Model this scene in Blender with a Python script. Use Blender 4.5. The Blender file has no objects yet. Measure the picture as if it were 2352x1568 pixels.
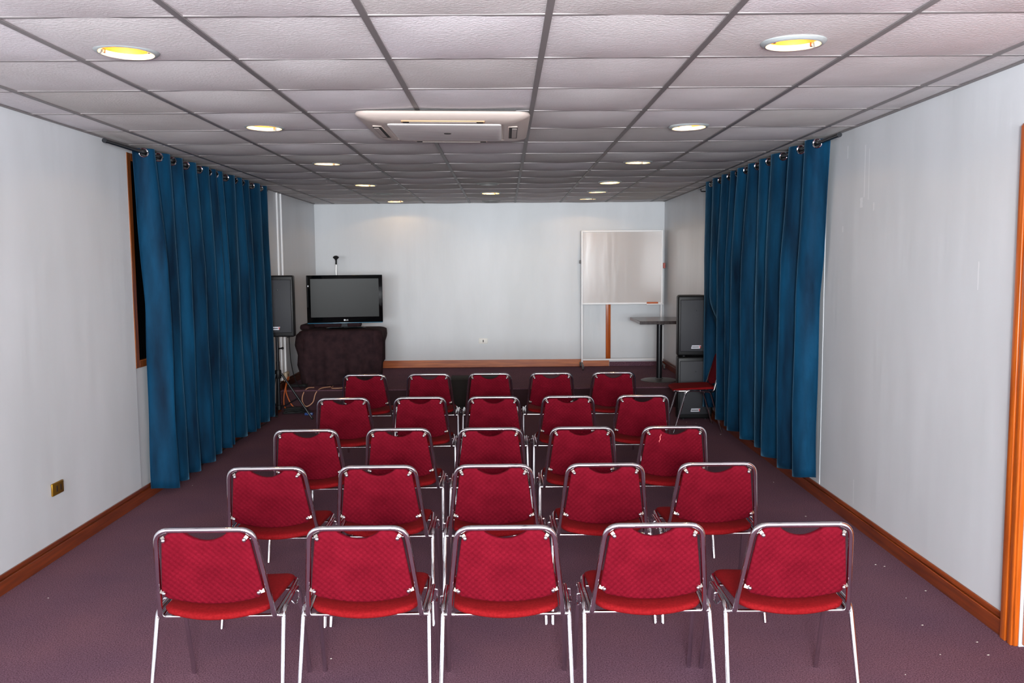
import bpy, bmesh, math, random
from mathutils import Vector, Matrix
random.seed(7)
C = bpy.context.scene.collection
sc = bpy.context.scene
PI = math.pi

# ------------------------------------------------------------------ camera, light, exposure
XL, XR, YB, YF, HC, HS, YS = -2.55, 2.172, 11.846, -6.0, 2.459, 0.232, 9.78
CAMZ = 1.637
p, y_, r_ = 0.0890, 0.0083, 0.0080
fw = Vector((math.sin(y_)*math.cos(p), math.cos(y_)*math.cos(p), -math.sin(p)))
rt = Vector((math.cos(y_), -math.sin(y_), 0)); dn = fw.cross(rt)
rt2 = math.cos(r_)*rt + math.sin(r_)*dn; dn2 = -math.sin(r_)*rt + math.cos(r_)*dn
cam = bpy.data.cameras.new('camera'); camo = bpy.data.objects.new('camera', cam); C.objects.link(camo)
cam.sensor_width = 36; cam.lens = 1999.65/2352*36; cam.clip_start = 0.05
M = Matrix((rt2, -dn2, -fw)).transposed().to_4x4(); M.translation = Vector((0, 0, CAMZ))
camo.matrix_world = M
sc.camera = camo
sc.view_settings.view_transform = 'Standard'; sc.view_settings.look = 'None'
sc.view_settings.gamma = 1; sc.view_settings.exposure = 0.0

w = bpy.data.worlds.new('world'); sc.world = w; w.use_nodes = True
w.node_tree.nodes['Background'].inputs[0].default_value = (0.75, 0.85, 1, 1)
w.node_tree.nodes['Background'].inputs[1].default_value = 0.6

def area(name, loc, rot, sx, sy, energy, col):
    l = bpy.data.lights.new(name, 'AREA'); l.shape = 'RECTANGLE'; l.size = sx; l.size_y = sy
    l.energy = energy; l.color = col
    o = bpy.data.objects.new(name, l); C.objects.link(o); o.location = loc; o.rotation_euler = rot
    return o
# added daylight lamp in an unseen, made-up window behind the camera
area('added_window_light', (-0.2, YF+0.03, 1.65), (PI/2, 0, 0), 4.0, 1.35, 930, (0.92, 0.97, 1.0))
# added unseen lamp behind the camera, thrown at the ceiling like a bounced flash
area('added_bounce_lamp', (0.1, -0.9, 1.75), (math.radians(180-48), 0, 0), .5, .5, 410, (0.92, 0.97, 0.99))

# ------------------------------------------------------------------ materials
def srgb(r, g, b):
    f = lambda c: (c/255/12.92) if c/255 <= .04045 else ((c/255+.055)/1.055)**2.4
    return (f(r), f(g), f(b), 1)
def mat(name, col, rough=.5, metal=0, **kw):
    m = bpy.data.materials.new(name); m.use_nodes = True
    b = m.node_tree.nodes['Principled BSDF']
    b.inputs['Base Color'].default_value = col
    b.inputs['Roughness'].default_value = rough; b.inputs['Metallic'].default_value = metal
    for k, v in kw.items(): b.inputs[k.replace('_', ' ')].default_value = v
    return m
def nd(m, t, **kw):
    n = m.node_tree.nodes.new(t)
    for k, v in kw.items():
        if k in n.inputs: n.inputs[k].default_value = v
        else: setattr(n, k, v)
    return n
def lk(m, a, b): m.node_tree.links.new(a, b)
def bsdf(m): return m.node_tree.nodes['Principled BSDF']
def coords(m, scale=(1, 1, 1), kind='Object', rot=(0, 0, 0)):
    tc = nd(m, 'ShaderNodeTexCoord'); mp = nd(m, 'ShaderNodeMapping')
    mp.inputs['Scale'].default_value = scale; mp.inputs['Rotation'].default_value = rot
    lk(m, tc.outputs[kind], mp.inputs['Vector']); return mp.outputs[0]
def noise_col(m, ca, cb, scale=5, detail=4, vscale=(1, 1, 1), lo=.3, hi=.7, kind='Object'):
    v = coords(m, vscale, kind); n = nd(m, 'ShaderNodeTexNoise'); n.inputs['Scale'].default_value = scale
    n.inputs['Detail'].default_value = detail; lk(m, v, n.inputs['Vector'])
    r = nd(m, 'ShaderNodeValToRGB'); r.color_ramp.elements[0].color = ca; r.color_ramp.elements[1].color = cb
    r.color_ramp.elements[0].position = lo; r.color_ramp.elements[1].position = hi
    lk(m, n.outputs['Fac'], r.inputs[0]); lk(m, r.outputs[0], bsdf(m).inputs['Base Color'])
    return n, r
def bump(m, fac, strength=.3, dist=.002):
    b = nd(m, 'ShaderNodeBump'); b.inputs['Strength'].default_value = strength; b.inputs['Distance'].default_value = dist
    lk(m, fac, b.inputs['Height']); lk(m, b.outputs[0], bsdf(m).inputs['Normal']); return b

def wall_mat(name, vs):
    m = mat(name, srgb(206, 205, 212), .38)
    noise_col(m, srgb(202, 204, 207), srgb(214, 216, 220), 1.6, 5, vs, .35, .65)
    v = coords(m, (vs[0]*2.2, vs[1]*2.2, vs[2]*.8)); n = nd(m, 'ShaderNodeTexNoise'); n.inputs['Scale'].default_value = 3.0
    n.inputs['Detail'].default_value = 6; lk(m, v, n.inputs['Vector']); bump(m, n.outputs[0], .25, .012)
    return m
wallm = wall_mat('painted_wall', (1, 1, .35))
# ceiling tile
tilem = mat('acoustic_tile', srgb(176, 170, 172), .85)
def _tile():
    m = tilem
    g = nd(m, 'ShaderNodeNewGeometry')
    r = nd(m, 'ShaderNodeValToRGB'); e = r.color_ramp.elements
    e[0].color = srgb(206, 202, 200); e[1].color = srgb(226, 222, 226)
    lk(m, g.outputs['Random Per Island'], r.inputs[0])
    v = coords(m, (1, 1, 1)); n = nd(m, 'ShaderNodeTexNoise'); n.inputs['Scale'].default_value = 95; n.inputs['Detail'].default_value = 2
    lk(m, v, n.inputs['Vector'])
    n2 = nd(m, 'ShaderNodeTexNoise'); n2.inputs['Scale'].default_value = 2.3; n2.inputs['Detail'].default_value = 3; lk(m, v, n2.inputs['Vector'])
    r2 = nd(m, 'ShaderNodeValToRGB'); r2.color_ramp.elements[0].position = .3; r2.color_ramp.elements[1].position = .72
    r2.color_ramp.elements[0].color = (.86, .85, .83, 1); r2.color_ramp.elements[1].color = (1, 1, 1, 1)
    lk(m, n2.outputs[0], r2.inputs[0])
    mx = nd(m, 'ShaderNodeMixRGB', blend_type='MULTIPLY'); mx.inputs[0].default_value = 1
    lk(m, r.outputs[0], mx.inputs[1]); lk(m, r2.outputs[0], mx.inputs[2]); lk(m, mx.outputs[0], bsdf(m).inputs['Base Color'])
    bump(m, n.outputs[0], .38, .006)
_tile()
teem = mat('grid_metal_grey', srgb(126, 120, 120), .45, .2)
tee2m = mat('grid_metal_pale', srgb(140, 134, 134), .45, .2)
# carpet
carpet = mat('purple_carpet', srgb(98, 78, 88), .95)
def _carp():
    m = carpet
    n, r = noise_col(m, srgb(74, 50, 61), srgb(129, 97, 109), 170, 4, (1, 1, 1), .3, .7)
    v = coords(m, (1, 1, 1)); n2 = nd(m, 'ShaderNodeTexNoise'); n2.inputs['Scale'].default_value = 2.2; n2.inputs['Detail'].default_value = 8; lk(m, v, n2.inputs[0])
    r2 = nd(m, 'ShaderNodeValToRGB'); r2.color_ramp.elements[0].color = (.86, .84, .92, 1); r2.color_ramp.elements[1].color = (1.06, .98, .98, 1)
    r2.color_ramp.elements[0].position = .3; r2.color_ramp.elements[1].position = .7
    lk(m, n2.outputs[0], r2.inputs[0])
    mx = nd(m, 'ShaderNodeMixRGB', blend_type='MULTIPLY'); mx.inputs[0].default_value = 1
    lk(m, r.outputs[0], mx.inputs[1]); lk(m, r2.outputs[0], mx.inputs[2]); lk(m, mx.outputs[0], bsdf(m).inputs['Base Color'])
    bump(m, n.outputs[0], .7, .006)
    bsdf(m).inputs['Specular IOR Level'].default_value = .1
_carp()
def wood(name, ca, cb, vs, rough=.3):
    m = mat(name, ca, rough); n, r = noise_col(m, ca, cb, 6, 6, vs, .3, .7)
    bsdf(m).inputs['Coat Weight'].default_value = .3; bsdf(m).inputs['Coat Roughness'].default_value = .2
    return m
woody = wood('varnished_wood_along', srgb(92, 36, 12), srgb(136, 60, 20), (6, .5, 8))
woodx = wood('varnished_wood_across', srgb(160, 74, 26), srgb(205, 112, 50), (.5, 6, 8))
woodz = wood('varnished_wood_upright', srgb(150, 66, 14), srgb(200, 98, 26), (8, 8, .5))
wooddark = wood('dark_window_wood', srgb(94, 48, 18), srgb(130, 70, 30), (8, 8, .5))
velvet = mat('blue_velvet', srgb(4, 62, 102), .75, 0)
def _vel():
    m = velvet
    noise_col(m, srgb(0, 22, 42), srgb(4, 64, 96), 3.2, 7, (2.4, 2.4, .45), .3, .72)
    b = bsdf(m); b.inputs['Sheen Weight'].default_value = .35; b.inputs['Sheen Roughness'].default_value = .35
    b.inputs['Sheen Tint'].default_value = (.25, .6, .9, 1); b.inputs['Specular IOR Level'].default_value = .15
    v = coords(m, (1, 1, .6)); n = nd(m, 'ShaderNodeTexNoise'); n.inputs['Scale'].default_value = 14; n.inputs['Detail'].default_value = 5
    n.inputs['Distortion'].default_value = .6
    lk(m, v, n.inputs[0]); bump(m, n.outputs[0], .4, .012)
_vel()
chrome = mat('chrome', (.68, .67, .7, 1), .06, 1)
chrome_worn = mat('worn_chrome', (.76, .75, .77, 1), .2, 1)
bracketm = mat('dull_bracket_metal', (.42, .38, .34, 1), .35, 1)
redback = mat('woven_crimson_fabric', srgb(160, 22, 48), .85)
def _red():
    m = redback
    noise_col(m, srgb(88, 4, 20), srgb(104, 9, 27), 9, 5, (1, 1, 1))
    v = coords(m, (1, 1, 1), rot=(0, 0, 0)); s = 2*PI/.024
    sp = nd(m, 'ShaderNodeSeparateXYZ'); lk(m, v, sp.inputs[0])
    def wv(o):
        a = nd(m, 'ShaderNodeMath', operation='MULTIPLY'); a.inputs[1].default_value = s; lk(m, o, a.inputs[0])
        b = nd(m, 'ShaderNodeMath', operation='SINE'); lk(m, a.outputs[0], b.inputs[0]); return b.outputs[0]
    mu = nd(m, 'ShaderNodeMath', operation='MULTIPLY'); lk(m, wv(sp.outputs[0]), mu.inputs[0]); lk(m, wv(sp.outputs[2]), mu.inputs[1])
    n = nd(m, 'ShaderNodeTexNoise'); n.inputs['Scale'].default_value = 260; n.inputs['Detail'].default_value = 2; lk(m, coords(m), n.inputs[0])
    ad = nd(m, 'ShaderNodeMath', operation='ADD'); lk(m, mu.outputs[0], ad.inputs[0]); lk(m, n.outputs[0], ad.inputs[1])
    bump(m, ad.outputs[0], .55, .0024)
    bsdf(m).inputs['Specular IOR Level'].default_value = .08
_red()
redseat = mat('red_seat_fabric', srgb(158, 26, 32), .85)
n_, _ = noise_col(redseat, srgb(104, 9, 14), srgb(122, 18, 22), 120, 3)
bump(redseat, n_.outputs[0], .4, .001); bsdf(redseat).inputs['Specular IOR Level'].default_value = .08
blackpl = mat('black_plastic', srgb(17, 17, 19), .45, Specular_IOR_Level=.3)
n_ = nd(blackpl, 'ShaderNodeTexNoise'); n_.inputs['Scale'].default_value = 300; lk(blackpl, coords(blackpl), n_.inputs[0]); bump(blackpl, n_.outputs[0], .3, .001)
def _grille():
    m = mat('perforated_grille', srgb(40, 41, 47), .55, .0, Specular_IOR_Level=.3)
    v = nd(m, 'ShaderNodeTexVoronoi'); v.inputs['Scale'].default_value = 125; v.inputs['Randomness'].default_value = .12
    lk(m, coords(m), v.inputs[0])
    r = nd(m, 'ShaderNodeValToRGB'); e = r.color_ramp.elements
    e[0].color = srgb(6, 6, 7); e[0].position = .3; e[1].color = srgb(45, 45, 50); e[1].position = .42
    lk(m, v.outputs['Distance'], r.inputs[0]); lk(m, r.outputs[0], bsdf(m).inputs['Base Color'])
    return m
grille = _grille()
darkcone = mat('dark_speaker_cone', srgb(16, 16, 18), .6)
badge_w = mat('silver_badge', srgb(205, 205, 215), .35)
badge_r = mat('red_badge_end', srgb(190, 60, 60), .4)
gloss = mat('gloss_black_bezel', srgb(8, 9, 11), .06)
screenm = mat('matte_black_screen', srgb(24, 23, 22), .3, Specular_IOR_Level=.08)
tealm = mat('teal_translucent_edge', srgb(60, 120, 150), .2)
tvneck = mat('grey_stand_neck', srgb(58, 60, 64), .6, Specular_IOR_Level=.1)
logom = mat('white_logo', srgb(225, 225, 230), .4)
clothm = mat('dark_brown_cloth', srgb(46, 30, 33), .9)
n_, _ = noise_col(clothm, srgb(38, 25, 29), srgb(56, 37, 40), 14, 5); bsdf(clothm).inputs['Specular IOR Level'].default_value = .15
n_ = nd(clothm, 'ShaderNodeTexNoise'); n_.inputs['Scale'].default_value = 240; lk(clothm, coords(clothm), n_.inputs[0]); bump(clothm, n_.outputs[0], .3, .001)
whiteb = mat('whiteboard_surface', srgb(205, 198, 196), .16)
n_ = nd(whiteb, 'ShaderNodeTexNoise'); n_.inputs['Scale'].default_value = 3; n_.inputs['Detail'].default_value = 1; lk(whiteb, coords(whiteb, (3, 1, .6)), n_.inputs[0]); bump(whiteb, n_.outputs[0], .12, .02)
whitepaint = mat('white_painted_metal', srgb(244, 243, 245), .35)
orange = mat('orange_plastic', srgb(200, 96, 34), .4)
redclip = mat('red_brown_clip', srgb(150, 44, 20), .35)
tabletop = mat('dark_laminate', srgb(62, 54, 54), .2)
noise_col(tabletop, srgb(52, 44, 44), srgb(74, 66, 66), 8, 5, (8, .6, 2))
blackmetal = mat('black_metal', srgb(26, 27, 32), .3, .3)
greybase = mat('dull_grey_base', srgb(86, 84, 84), .45, .3)
cream = mat('cream_plastic', srgb(196, 182, 174), .45)
creamdark = mat('aged_cream_plastic', srgb(196, 178, 168), .5)
creampanel = mat('brushed_pale_panel', srgb(226, 222, 216), .45)
noise_col(creampanel, srgb(226, 221, 218), srgb(248, 244, 240), 5, 5, (1, 12, 1))
tanedge = mat('yellowed_edge', srgb(190, 150, 110), .5)
shade = mat('dark_vent', srgb(42, 38, 38), .6)
flap = mat('taupe_louvre', srgb(170, 158, 152), .5)
gold = mat('aged_brass_plate', srgb(150, 110, 34), .35, .7)
slotm = mat('dark_slot', srgb(40, 22, 20), .6)
whiteplate = mat('white_plate', srgb(246, 244, 238), .4)
beige = mat('beige_box', srgb(205, 186, 160), .5)
trimwhite = mat('downlight_ring', srgb(158, 164, 165), .4)
trimgrey = mat('downlight_ring_dull', srgb(150, 150, 148), .4, .2)
reflector = mat('gold_reflector', srgb(150, 84, 8), .5)
glassdark = mat('dark_window_glass', srgb(10, 10, 12), .08)
rubber = mat('black_rubber', srgb(16, 16, 18), .7)
cable_beige = mat('beige_cable', srgb(200, 150, 120), .5)
cable_orange = mat('orange_cable', srgb(190, 90, 30), .5)
bluepl = mat('blue_plastic', srgb(40, 70, 130), .4)
felt = mat('black_felt', srgb(30, 24, 22), .95)
lint = mat('pale_lint', srgb(205, 200, 190), .9)
bulbm = mat('warm_bulb', (1, .8, .4, 1), .5); bsdf(bulbm).inputs['Emission Color'].default_value = (1, .55, .08, 1); bsdf(bulbm).inputs['Emission Strength'].default_value = 7

# ------------------------------------------------------------------ mesh helpers
def build(name, bm, m, parent=None, smooth=True, angle=40):
    me = bpy.data.meshes.new(name); bmesh.ops.recalc_face_normals(bm, faces=bm.faces[:]); bm.to_mesh(me); bm.free()
    for mm in (m if isinstance(m, (list, tuple)) else [m]): me.materials.append(mm)
    if smooth:
        for pl in me.polygons: pl.use_smooth = True
        try: me.set_sharp_from_angle(angle=math.radians(angle))
        except Exception: pass
    o = bpy.data.objects.new(name, me); C.objects.link(o)
    if parent: o.parent = parent
    return o
def B(): return bmesh.new()
def box(bm, lo, hi, bev=0, seg=2, mi=0):
    lo, hi = Vector(lo), Vector(hi); c = (lo+hi)/2; s = hi-lo
    r = bmesh.ops.create_cube(bm, size=1, matrix=Matrix.Translation(c) @ Matrix.Diagonal((s.x, s.y, s.z, 1)))
    vs = r['verts']; fs = list({f for v in vs for f in v.link_faces})
    for f in fs: f.material_index = mi
    if bev:
        es = list({e for v in vs for e in v.link_edges})
        bmesh.ops.bevel(bm, geom=es, offset=bev, segments=seg, affect='EDGES', profile=.5)
def fillet(pts, rad, seg=6):
    pts = [Vector(q) for q in pts]; out = [pts[0]]
    for i in range(1, len(pts)-1):
        a, b, c = pts[i-1], pts[i], pts[i+1]; u = (a-b).normalized(); v = (c-b).normalized()
        ang = u.angle(v); rr = rad[i-1] if isinstance(rad, (list, tuple)) else rad
        d = min(rr/math.tan(ang/2), (a-b).length*.48, (c-b).length*.48) if ang < PI-.01 else 0
        if d < 1e-4: out.append(b); continue
        p0, p1 = b+u*d, b+v*d
        for k in range(seg+1):
            t = k/seg; out.append(p0*(1-t)**2 + b*2*t*(1-t) + p1*t*t)
    out.append(pts[-1]); return out
def tube(bm, pts, rad, n=10, closed=False, cap=True, mi=0):
    pts = [Vector(q) for q in pts]; N = len(pts); rings = []; ref = None
    for i, q in enumerate(pts):
        if closed: t = (pts[(i+1) % N]-pts[i-1]).normalized()
        else: t = (pts[min(i+1, N-1)]-pts[max(i-1, 0)]).normalized()
        if ref is None:
            ref = Vector((0, 0, 1)) if abs(t.z) < .9 else Vector((1, 0, 0))
        ref = (ref - t*ref.dot(t)).normalized(); bi = t.cross(ref)
        rr = rad[i] if isinstance(rad, (list, tuple)) else rad
        rings.append([bm.verts.new(q + ref*rr*math.cos(2*PI*k/n) + bi*rr*math.sin(2*PI*k/n)) for k in range(n)])
    for i in range(N if closed else N-1):
        a, b = rings[i], rings[(i+1) % N]
        for k in range(n):
            f = bm.faces.new((a[k], a[(k+1) % n], b[(k+1) % n], b[k])); f.material_index = mi
    if cap and not closed:
        bm.faces.new(rings[0][::-1]).material_index = mi; bm.faces.new(rings[-1]).material_index = mi
def lathe(bm, prof, c=(0, 0, 0), n=32, mi=0, mtx=None):
    rings = []
    for (r, z) in prof:
        if r < 1e-6: rings.append([bm.verts.new(Vector(c)+Vector((0, 0, z)))])
        else: rings.append([bm.verts.new(Vector(c)+Vector((r*math.cos(2*PI*k/n), r*math.sin(2*PI*k/n), z))) for k in range(n)])
    for a, b in zip(rings, rings[1:]):
        for k in range(n):
            k2 = (k+1) % n
            if len(a) == 1 and len(b) == 1: continue
            if len(a) == 1: f = bm.faces.new((a[0], b[k], b[k2]))
            elif len(b) == 1: f = bm.faces.new((a[k], b[0], a[k2]))
            else: f = bm.faces.new((a[k], b[k], b[k2], a[k2]))
            f.material_index = mi
    if mtx is not None:
        bmesh.ops.transform(bm, matrix=mtx, verts=[v for rr in rings for v in rr])
def ball(bm, c, r, mi=0, u=12, v=8):
    res = bmesh.ops.create_uvsphere(bm, u_segments=u, v_segments=v, radius=r, matrix=Matrix.Translation(c))
    for vv in res['verts']:
        for f in vv.link_faces: f.material_index = mi
def pad(bm, outline, centre, thick, place):
    """a cushion: dense outline (u,v) round a centre, rounded edge; place(u,v,w) gives the 3-D point"""
    cu, cv = centre; N = len(outline)
    prof = [(1.0, 0.0), (.994, .55), (.975, .85), (.93, 1.0), (.75, 1.0), (.5, 1.0), (.25, 1.0)]
    def ring(s, wv): return [bm.verts.new(place(cu+(u-cu)*s, cv+(v-cv)*s, wv)) for u, v in outline]
    base = ring(1.0, 0)
    for sg in (1, -1):
        prev = base
        for s, hh in prof[1:]:
            cur = ring(s, sg*hh*thick/2)
            for k in range(N): bm.faces.new((prev[k], prev[(k+1) % N], cur[(k+1) % N], cur[k]))
            prev = cur
        c = bm.verts.new(place(cu, cv, sg*thick/2))
        for k in range(N): bm.faces.new((prev[k], prev[(k+1) % N], c))
def thing(name, label, cat, loc=(0, 0, 0), rz=0, group=None):
    o = bpy.data.objects.new(name, None); C.objects.link(o); o.empty_display_size = .1
    o.location = loc; o.rotation_euler = (0, 0, rz); tag(o, label, cat, group); return o
def tag(o, label, cat, group=None, kind=None):
    o['label'] = label; o['category'] = cat
    if group: o['group'] = group
    if kind: o['kind'] = kind
    return o
def struct(name, bm, m, parent=None, **k):
    o = build(name, bm, m, parent, **k); o['kind'] = 'structure'; return o
def dup(root, loc, rz, label, group):
    r = root.copy(); C.objects.link(r); r.location = loc; r.rotation_euler = (0, 0, rz); r['label'] = label; r['group'] = group
    for ch in list(root.children):
        c = ch.copy(); C.objects.link(c); c.parent = r
        for g in ch.children:
            d = g.copy(); C.objects.link(d); d.parent = c
    return r

# ------------------------------------------------------------------ room shell
T = .12
bm = B(); box(bm, (XL-T, YF-T, -T), (XR+T, YB+T, 0)); struct('floor', bm, carpet, smooth=False)
bm = B(); box(bm, (XL, YS, 0.0005), (XR, YB, HS), .008, 2); struct('floor_stage', bm, carpet, smooth=False)
bm = B(); box(bm, (XL+.022, YS-.004, .001), (XR-.022, YS-.0005, HS-.012)); riserm = mat('shaded_riser_carpet', srgb(62, 42, 47), .95, Specular_IOR_Level=.1)
struct('trim_riser_shade', bm, riserm, smooth=False)  # thin sheet over the stage front; its shade is put into the darker colour
bm = B(); box(bm, (XL-T, YB, 0), (XR+T, YB+T, HC+.2)); struct('wall_back', bm, wallm, smooth=False)
WY0, WY1, WZ0, WZ1 = 6.0, 9.0, .936, 2.41
bm = B()
box(bm, (XL-T, YF, 0), (XL, WY0, HC+.2)); box(bm, (XL-T, WY1, 0), (XL, YB, HC+.2))
box(bm, (XL-T, WY0, 0), (XL-.012, WY1, WZ0)); box(bm, (XL-T, WY0, WZ1), (XL, WY1, HC+.2))
struct('wall_left', bm, wallm, smooth=False)
DY0, DY1, DZ = 2.62, 3.55, 2.1
bm = B()
box(bm, (XR, DY1, 0), (XR+T, YB, HC+.2)); box(bm, (XR, YF, 0), (XR+T, DY0, HC+.2)); box(bm, (XR, DY0, DZ), (XR+T, DY1, HC+.2))
struct('wall_right', bm, wallm, smooth=False)
wr = bpy.data.objects['wall_right']; rp = random.Random(4); plaster = mat('white_plaster_patch', srgb(224, 225, 228), .5)
for yy, z0, z1, ww in ((5.28, 2.02, 2.33, .012), (5.22, 2.0, 2.30, .008), (5.32, 1.96, 2.02, .03), (5.55, 2.28, 2.36, .012), (5.6, 1.82, 1.86, .012), (5.14, 1.93, 1.98, .012), (3.98, 1.5, 1.63, .008), (5.32, .02+.1, .28, .008)):
    bm = B(); N = 7
    L_ = [bm.verts.new((XR-.0006, yy-ww*(.5+.3*rp.random()), z0+(z1-z0)*k/N)) for k in range(N+1)]; R_ = [bm.verts.new((XR-.0006, yy+ww*(.5+.3*rp.random()), z0+(z1-z0)*k/N)) for k in range(N+1)]
    for k in range(N): bm.faces.new((L_[k], R_[k], R_[k+1], L_[k+1]))
    struct('plaster_patch', bm, plaster, wr, smooth=False)
# wall behind the camera ; its wide window is made up for the lighting
bm = B(); fy0, fy1 = YF-T, YF
box(bm, (XL-T, fy0, 0), (XR+T, fy1, .95)); box(bm, (XL-T, fy0, 2.35), (XR+T, fy1, HC+.2))
box(bm, (XL-T, fy0, .95), (-2.25, fy1, 2.35)); box(bm, (1.85, fy0, .95), (XR+T, fy1, 2.35))
struct('wall_front', bm, wallm, smooth=False)
bm = B()
for a, b in (((-2.25, .95), (1.85, .99)), ((-2.25, 2.31), (1.85, 2.35)), ((-2.25, .99), (-2.2, 2.31)), ((1.8, .99), (1.85, 2.31))):
    box(bm, (a[0], fy0+.02, a[1]), (b[0], fy1-.02, b[1]))
struct('window_added', bm, whitepaint, smooth=False)

# --- ceiling: slab, sagging tiles, T-bars
LIGHTS = [(-1.424, 3.396, 1, 'nearest of the left line of ceiling lights'), (1.088, 3.331, 1, 'nearest of the right line of ceiling lights'),
          (-1.405, 5.231, 1, 'second nearest of the left line of ceiling lights'), (1.118, 5.321, 1, 'second nearest of the right line of ceiling lights'),
          (-1.411, 7.081, 1, 'third of the left line of ceiling lights'), (1.09, 7.141, 1, 'third of the right line, its ring hanging loose'),
          (-1.406, 8.985, 1, 'fourth of the left line of ceiling lights'), (1.076, 8.893, 1, 'fourth of the right line of ceiling lights'),
          (-1.384, 10.136, 0, 'between two lit ones in the left line'), (1.072, 10.051, 1, 'fifth of the right line of ceiling lights'),
          (-.157, 8.987, 0, 'nearest of the three in the middle line'), (-.147, 10.124, 1, 'the only lit one of the middle line'),
          (-.163, 11.5, 0, 'last of the middle line, beside the back wall'), (1.063, 11.104, 1, 'last of the right line, above the whiteboard'),
          (-1.39, 11.308, 1, 'last of the left line, above the television corner')]
GX0, GY0, GT = -2.285, 2.975, .61
xs = [XL+.002] + [GX0+GT*i for i in range(8)] + [XR-.002]
ys = []
j = -15
while GY0+GT*j < YB-.05:
    if GY0+GT*j > YF+.05: ys.append(GY0+GT*j)
    j += 1
ys = [YF+.002] + ys + [YB-.002]
bm = B()
NT = 8
for xa, xb in zip(xs, xs[1:]):
    for ya, yb in zip(ys, ys[1:]):
        if yb < -1.5: sag = .004
        else: sag = random.uniform(.007, .018)*min(1, (xb-xa)/.5)
        dx, dy = random.uniform(-.15, .15), random.uniform(-.1, .1)
        zt = HC+.003
        def zf(x, y):
            u = (x-(xa+xb)/2)/((xb-xa)/2); v = (y-(ya+yb)/2)/((yb-ya)/2)
            return zt - sag*(1-u*u)*(1-.75*v*v)*(1+dx*u+dy*v) - sag*.12*(1-v*v)
        L = [l for l in LIGHTS if xa < l[0] < xb and ya < l[1] < yb]
        if not L:
            n = NT if yb > -1.5 else 2
            g = [[bm.verts.new((xa+(xb-xa)*i/n, ya+(yb-ya)*k/n, zf(xa+(xb-xa)*i/n, ya+(yb-ya)*k/n))) for k in range(n+1)] for i in range(n+1)]
            for i in range(n):
                for k in range(n): bm.faces.new((g[i][k], g[i][k+1], g[i+1][k+1], g[i+1][k]))
        else:
            lx, ly = L[0][:2]; N = 32; R0 = .1; prev = None
            outer = []
            for k in range(N):
                s = k/N*4; e, t = int(s), s-int(s)
                outer.append(((xa+(xb-xa)*t, ya), (xb, ya+(yb-ya)*t), (xb-(xb-xa)*t, yb), (xa, yb-(yb-ya)*t))[e])
            for st in range(6):
                q = st/5; ring = []
                for (ox, oy) in outer:
                    d = Vector((ox-lx, oy-ly)); dnn = d.normalized()*R0
                    px, py = lx+dnn.x*(1-q)+d.x*q, ly+dnn.y*(1-q)+d.y*q
                    ring.append(bm.verts.new((px, py, zf(px, py))))
                if prev:
                    for k in range(N): bm.faces.new((prev[k], prev[(k+1) % N], ring[(k+1) % N], ring[k]))
                prev = ring
ceil = struct('ceiling', bm, tilem)
bm = B(); box(bm, (XL-T, YF-T, HC+.2), (XR+T, YB+T, HC+.3)); struct('ceiling_slab', bm, wallm, smooth=False)
bm = B()
for x in xs[1:-1]: box(bm, (x-.012, YF, HC-.004), (x+.012, YB, HC+.02))
struct('trim_1', bm, teem, smooth=False)
bm = B()
for y in ys[1:-1]: box(bm, (XL, y-.009, HC-.001), (XR, y+.009, HC+.018))
struct('trim_2', bm, tee2m, smooth=False)
bm = B()
box(bm, (XL, YF, HC-.006), (XL+.02, YB, HC-.001)); box(bm, (XR-.02, YF, HC-.006), (XR, YB, HC-.001)); box(bm, (XL+.02, YB-.02, HC-.006), (XR-.02, YB, HC-.001))
struct('trim_3', bm, teem, smooth=False)

# --- baseboards
def baseboard(name, pts_lo, pts_hi, z0, axis, sgn, m, h=.1):
    bm = B()
    if axis == 'y':
        x = pts_lo[0]; x2 = x+sgn*.02; x3 = x+sgn*.012
        a, b = pts_lo[1], pts_hi[1]
        box(bm, (min(x, x2), a, z0), (max(x, x2), b, z0+h*.72), .002, 1)
        box(bm, (min(x, x3), a, z0+h*.74), (max(x, x3), b, z0+h), .005, 2)
    else:
        y = pts_lo[1]; a, b = pts_lo[0], pts_hi[0]
        box(bm, (a, y-.02, z0), (b, y, z0+h*.72), .002, 1); box(bm, (a, y-.012, z0+h*.74), (b, y, z0+h), .005, 2)
    return struct(name, bm, m)
baseboard('baseboard_left', (XL, YF), (XL, YS-.005), 0, 'y', 1, woody)
baseboard('baseboard_right', (XR, DY1+.1), (XR, YS-.005), 0, 'y', -1, woody)
baseboard('baseboard_stage_left', (XL, YS+.005), (XL, YB-.022), HS, 'y', 1, wood('dark_stage_wood', srgb(60, 30, 18), srgb(92, 46, 24), (6, .5, 8)))
baseboard('baseboard_stage_right', (XR, YS+.005), (XR, YB-.022), HS, 'y', -1, woody, .1)
bm = B(); box(bm, (XL+.03, YB-.02, HS), (1.425, YB, HS+.1), .003, 1); struct('baseboard_back', bm, woodx)
bm = B(); box(bm, (1.43, YB-.008, HS), (XR-.02, YB, HS+.06)); struct('trim_4', bm, carpet, smooth=False)   # carpet turned up the wall
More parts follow.
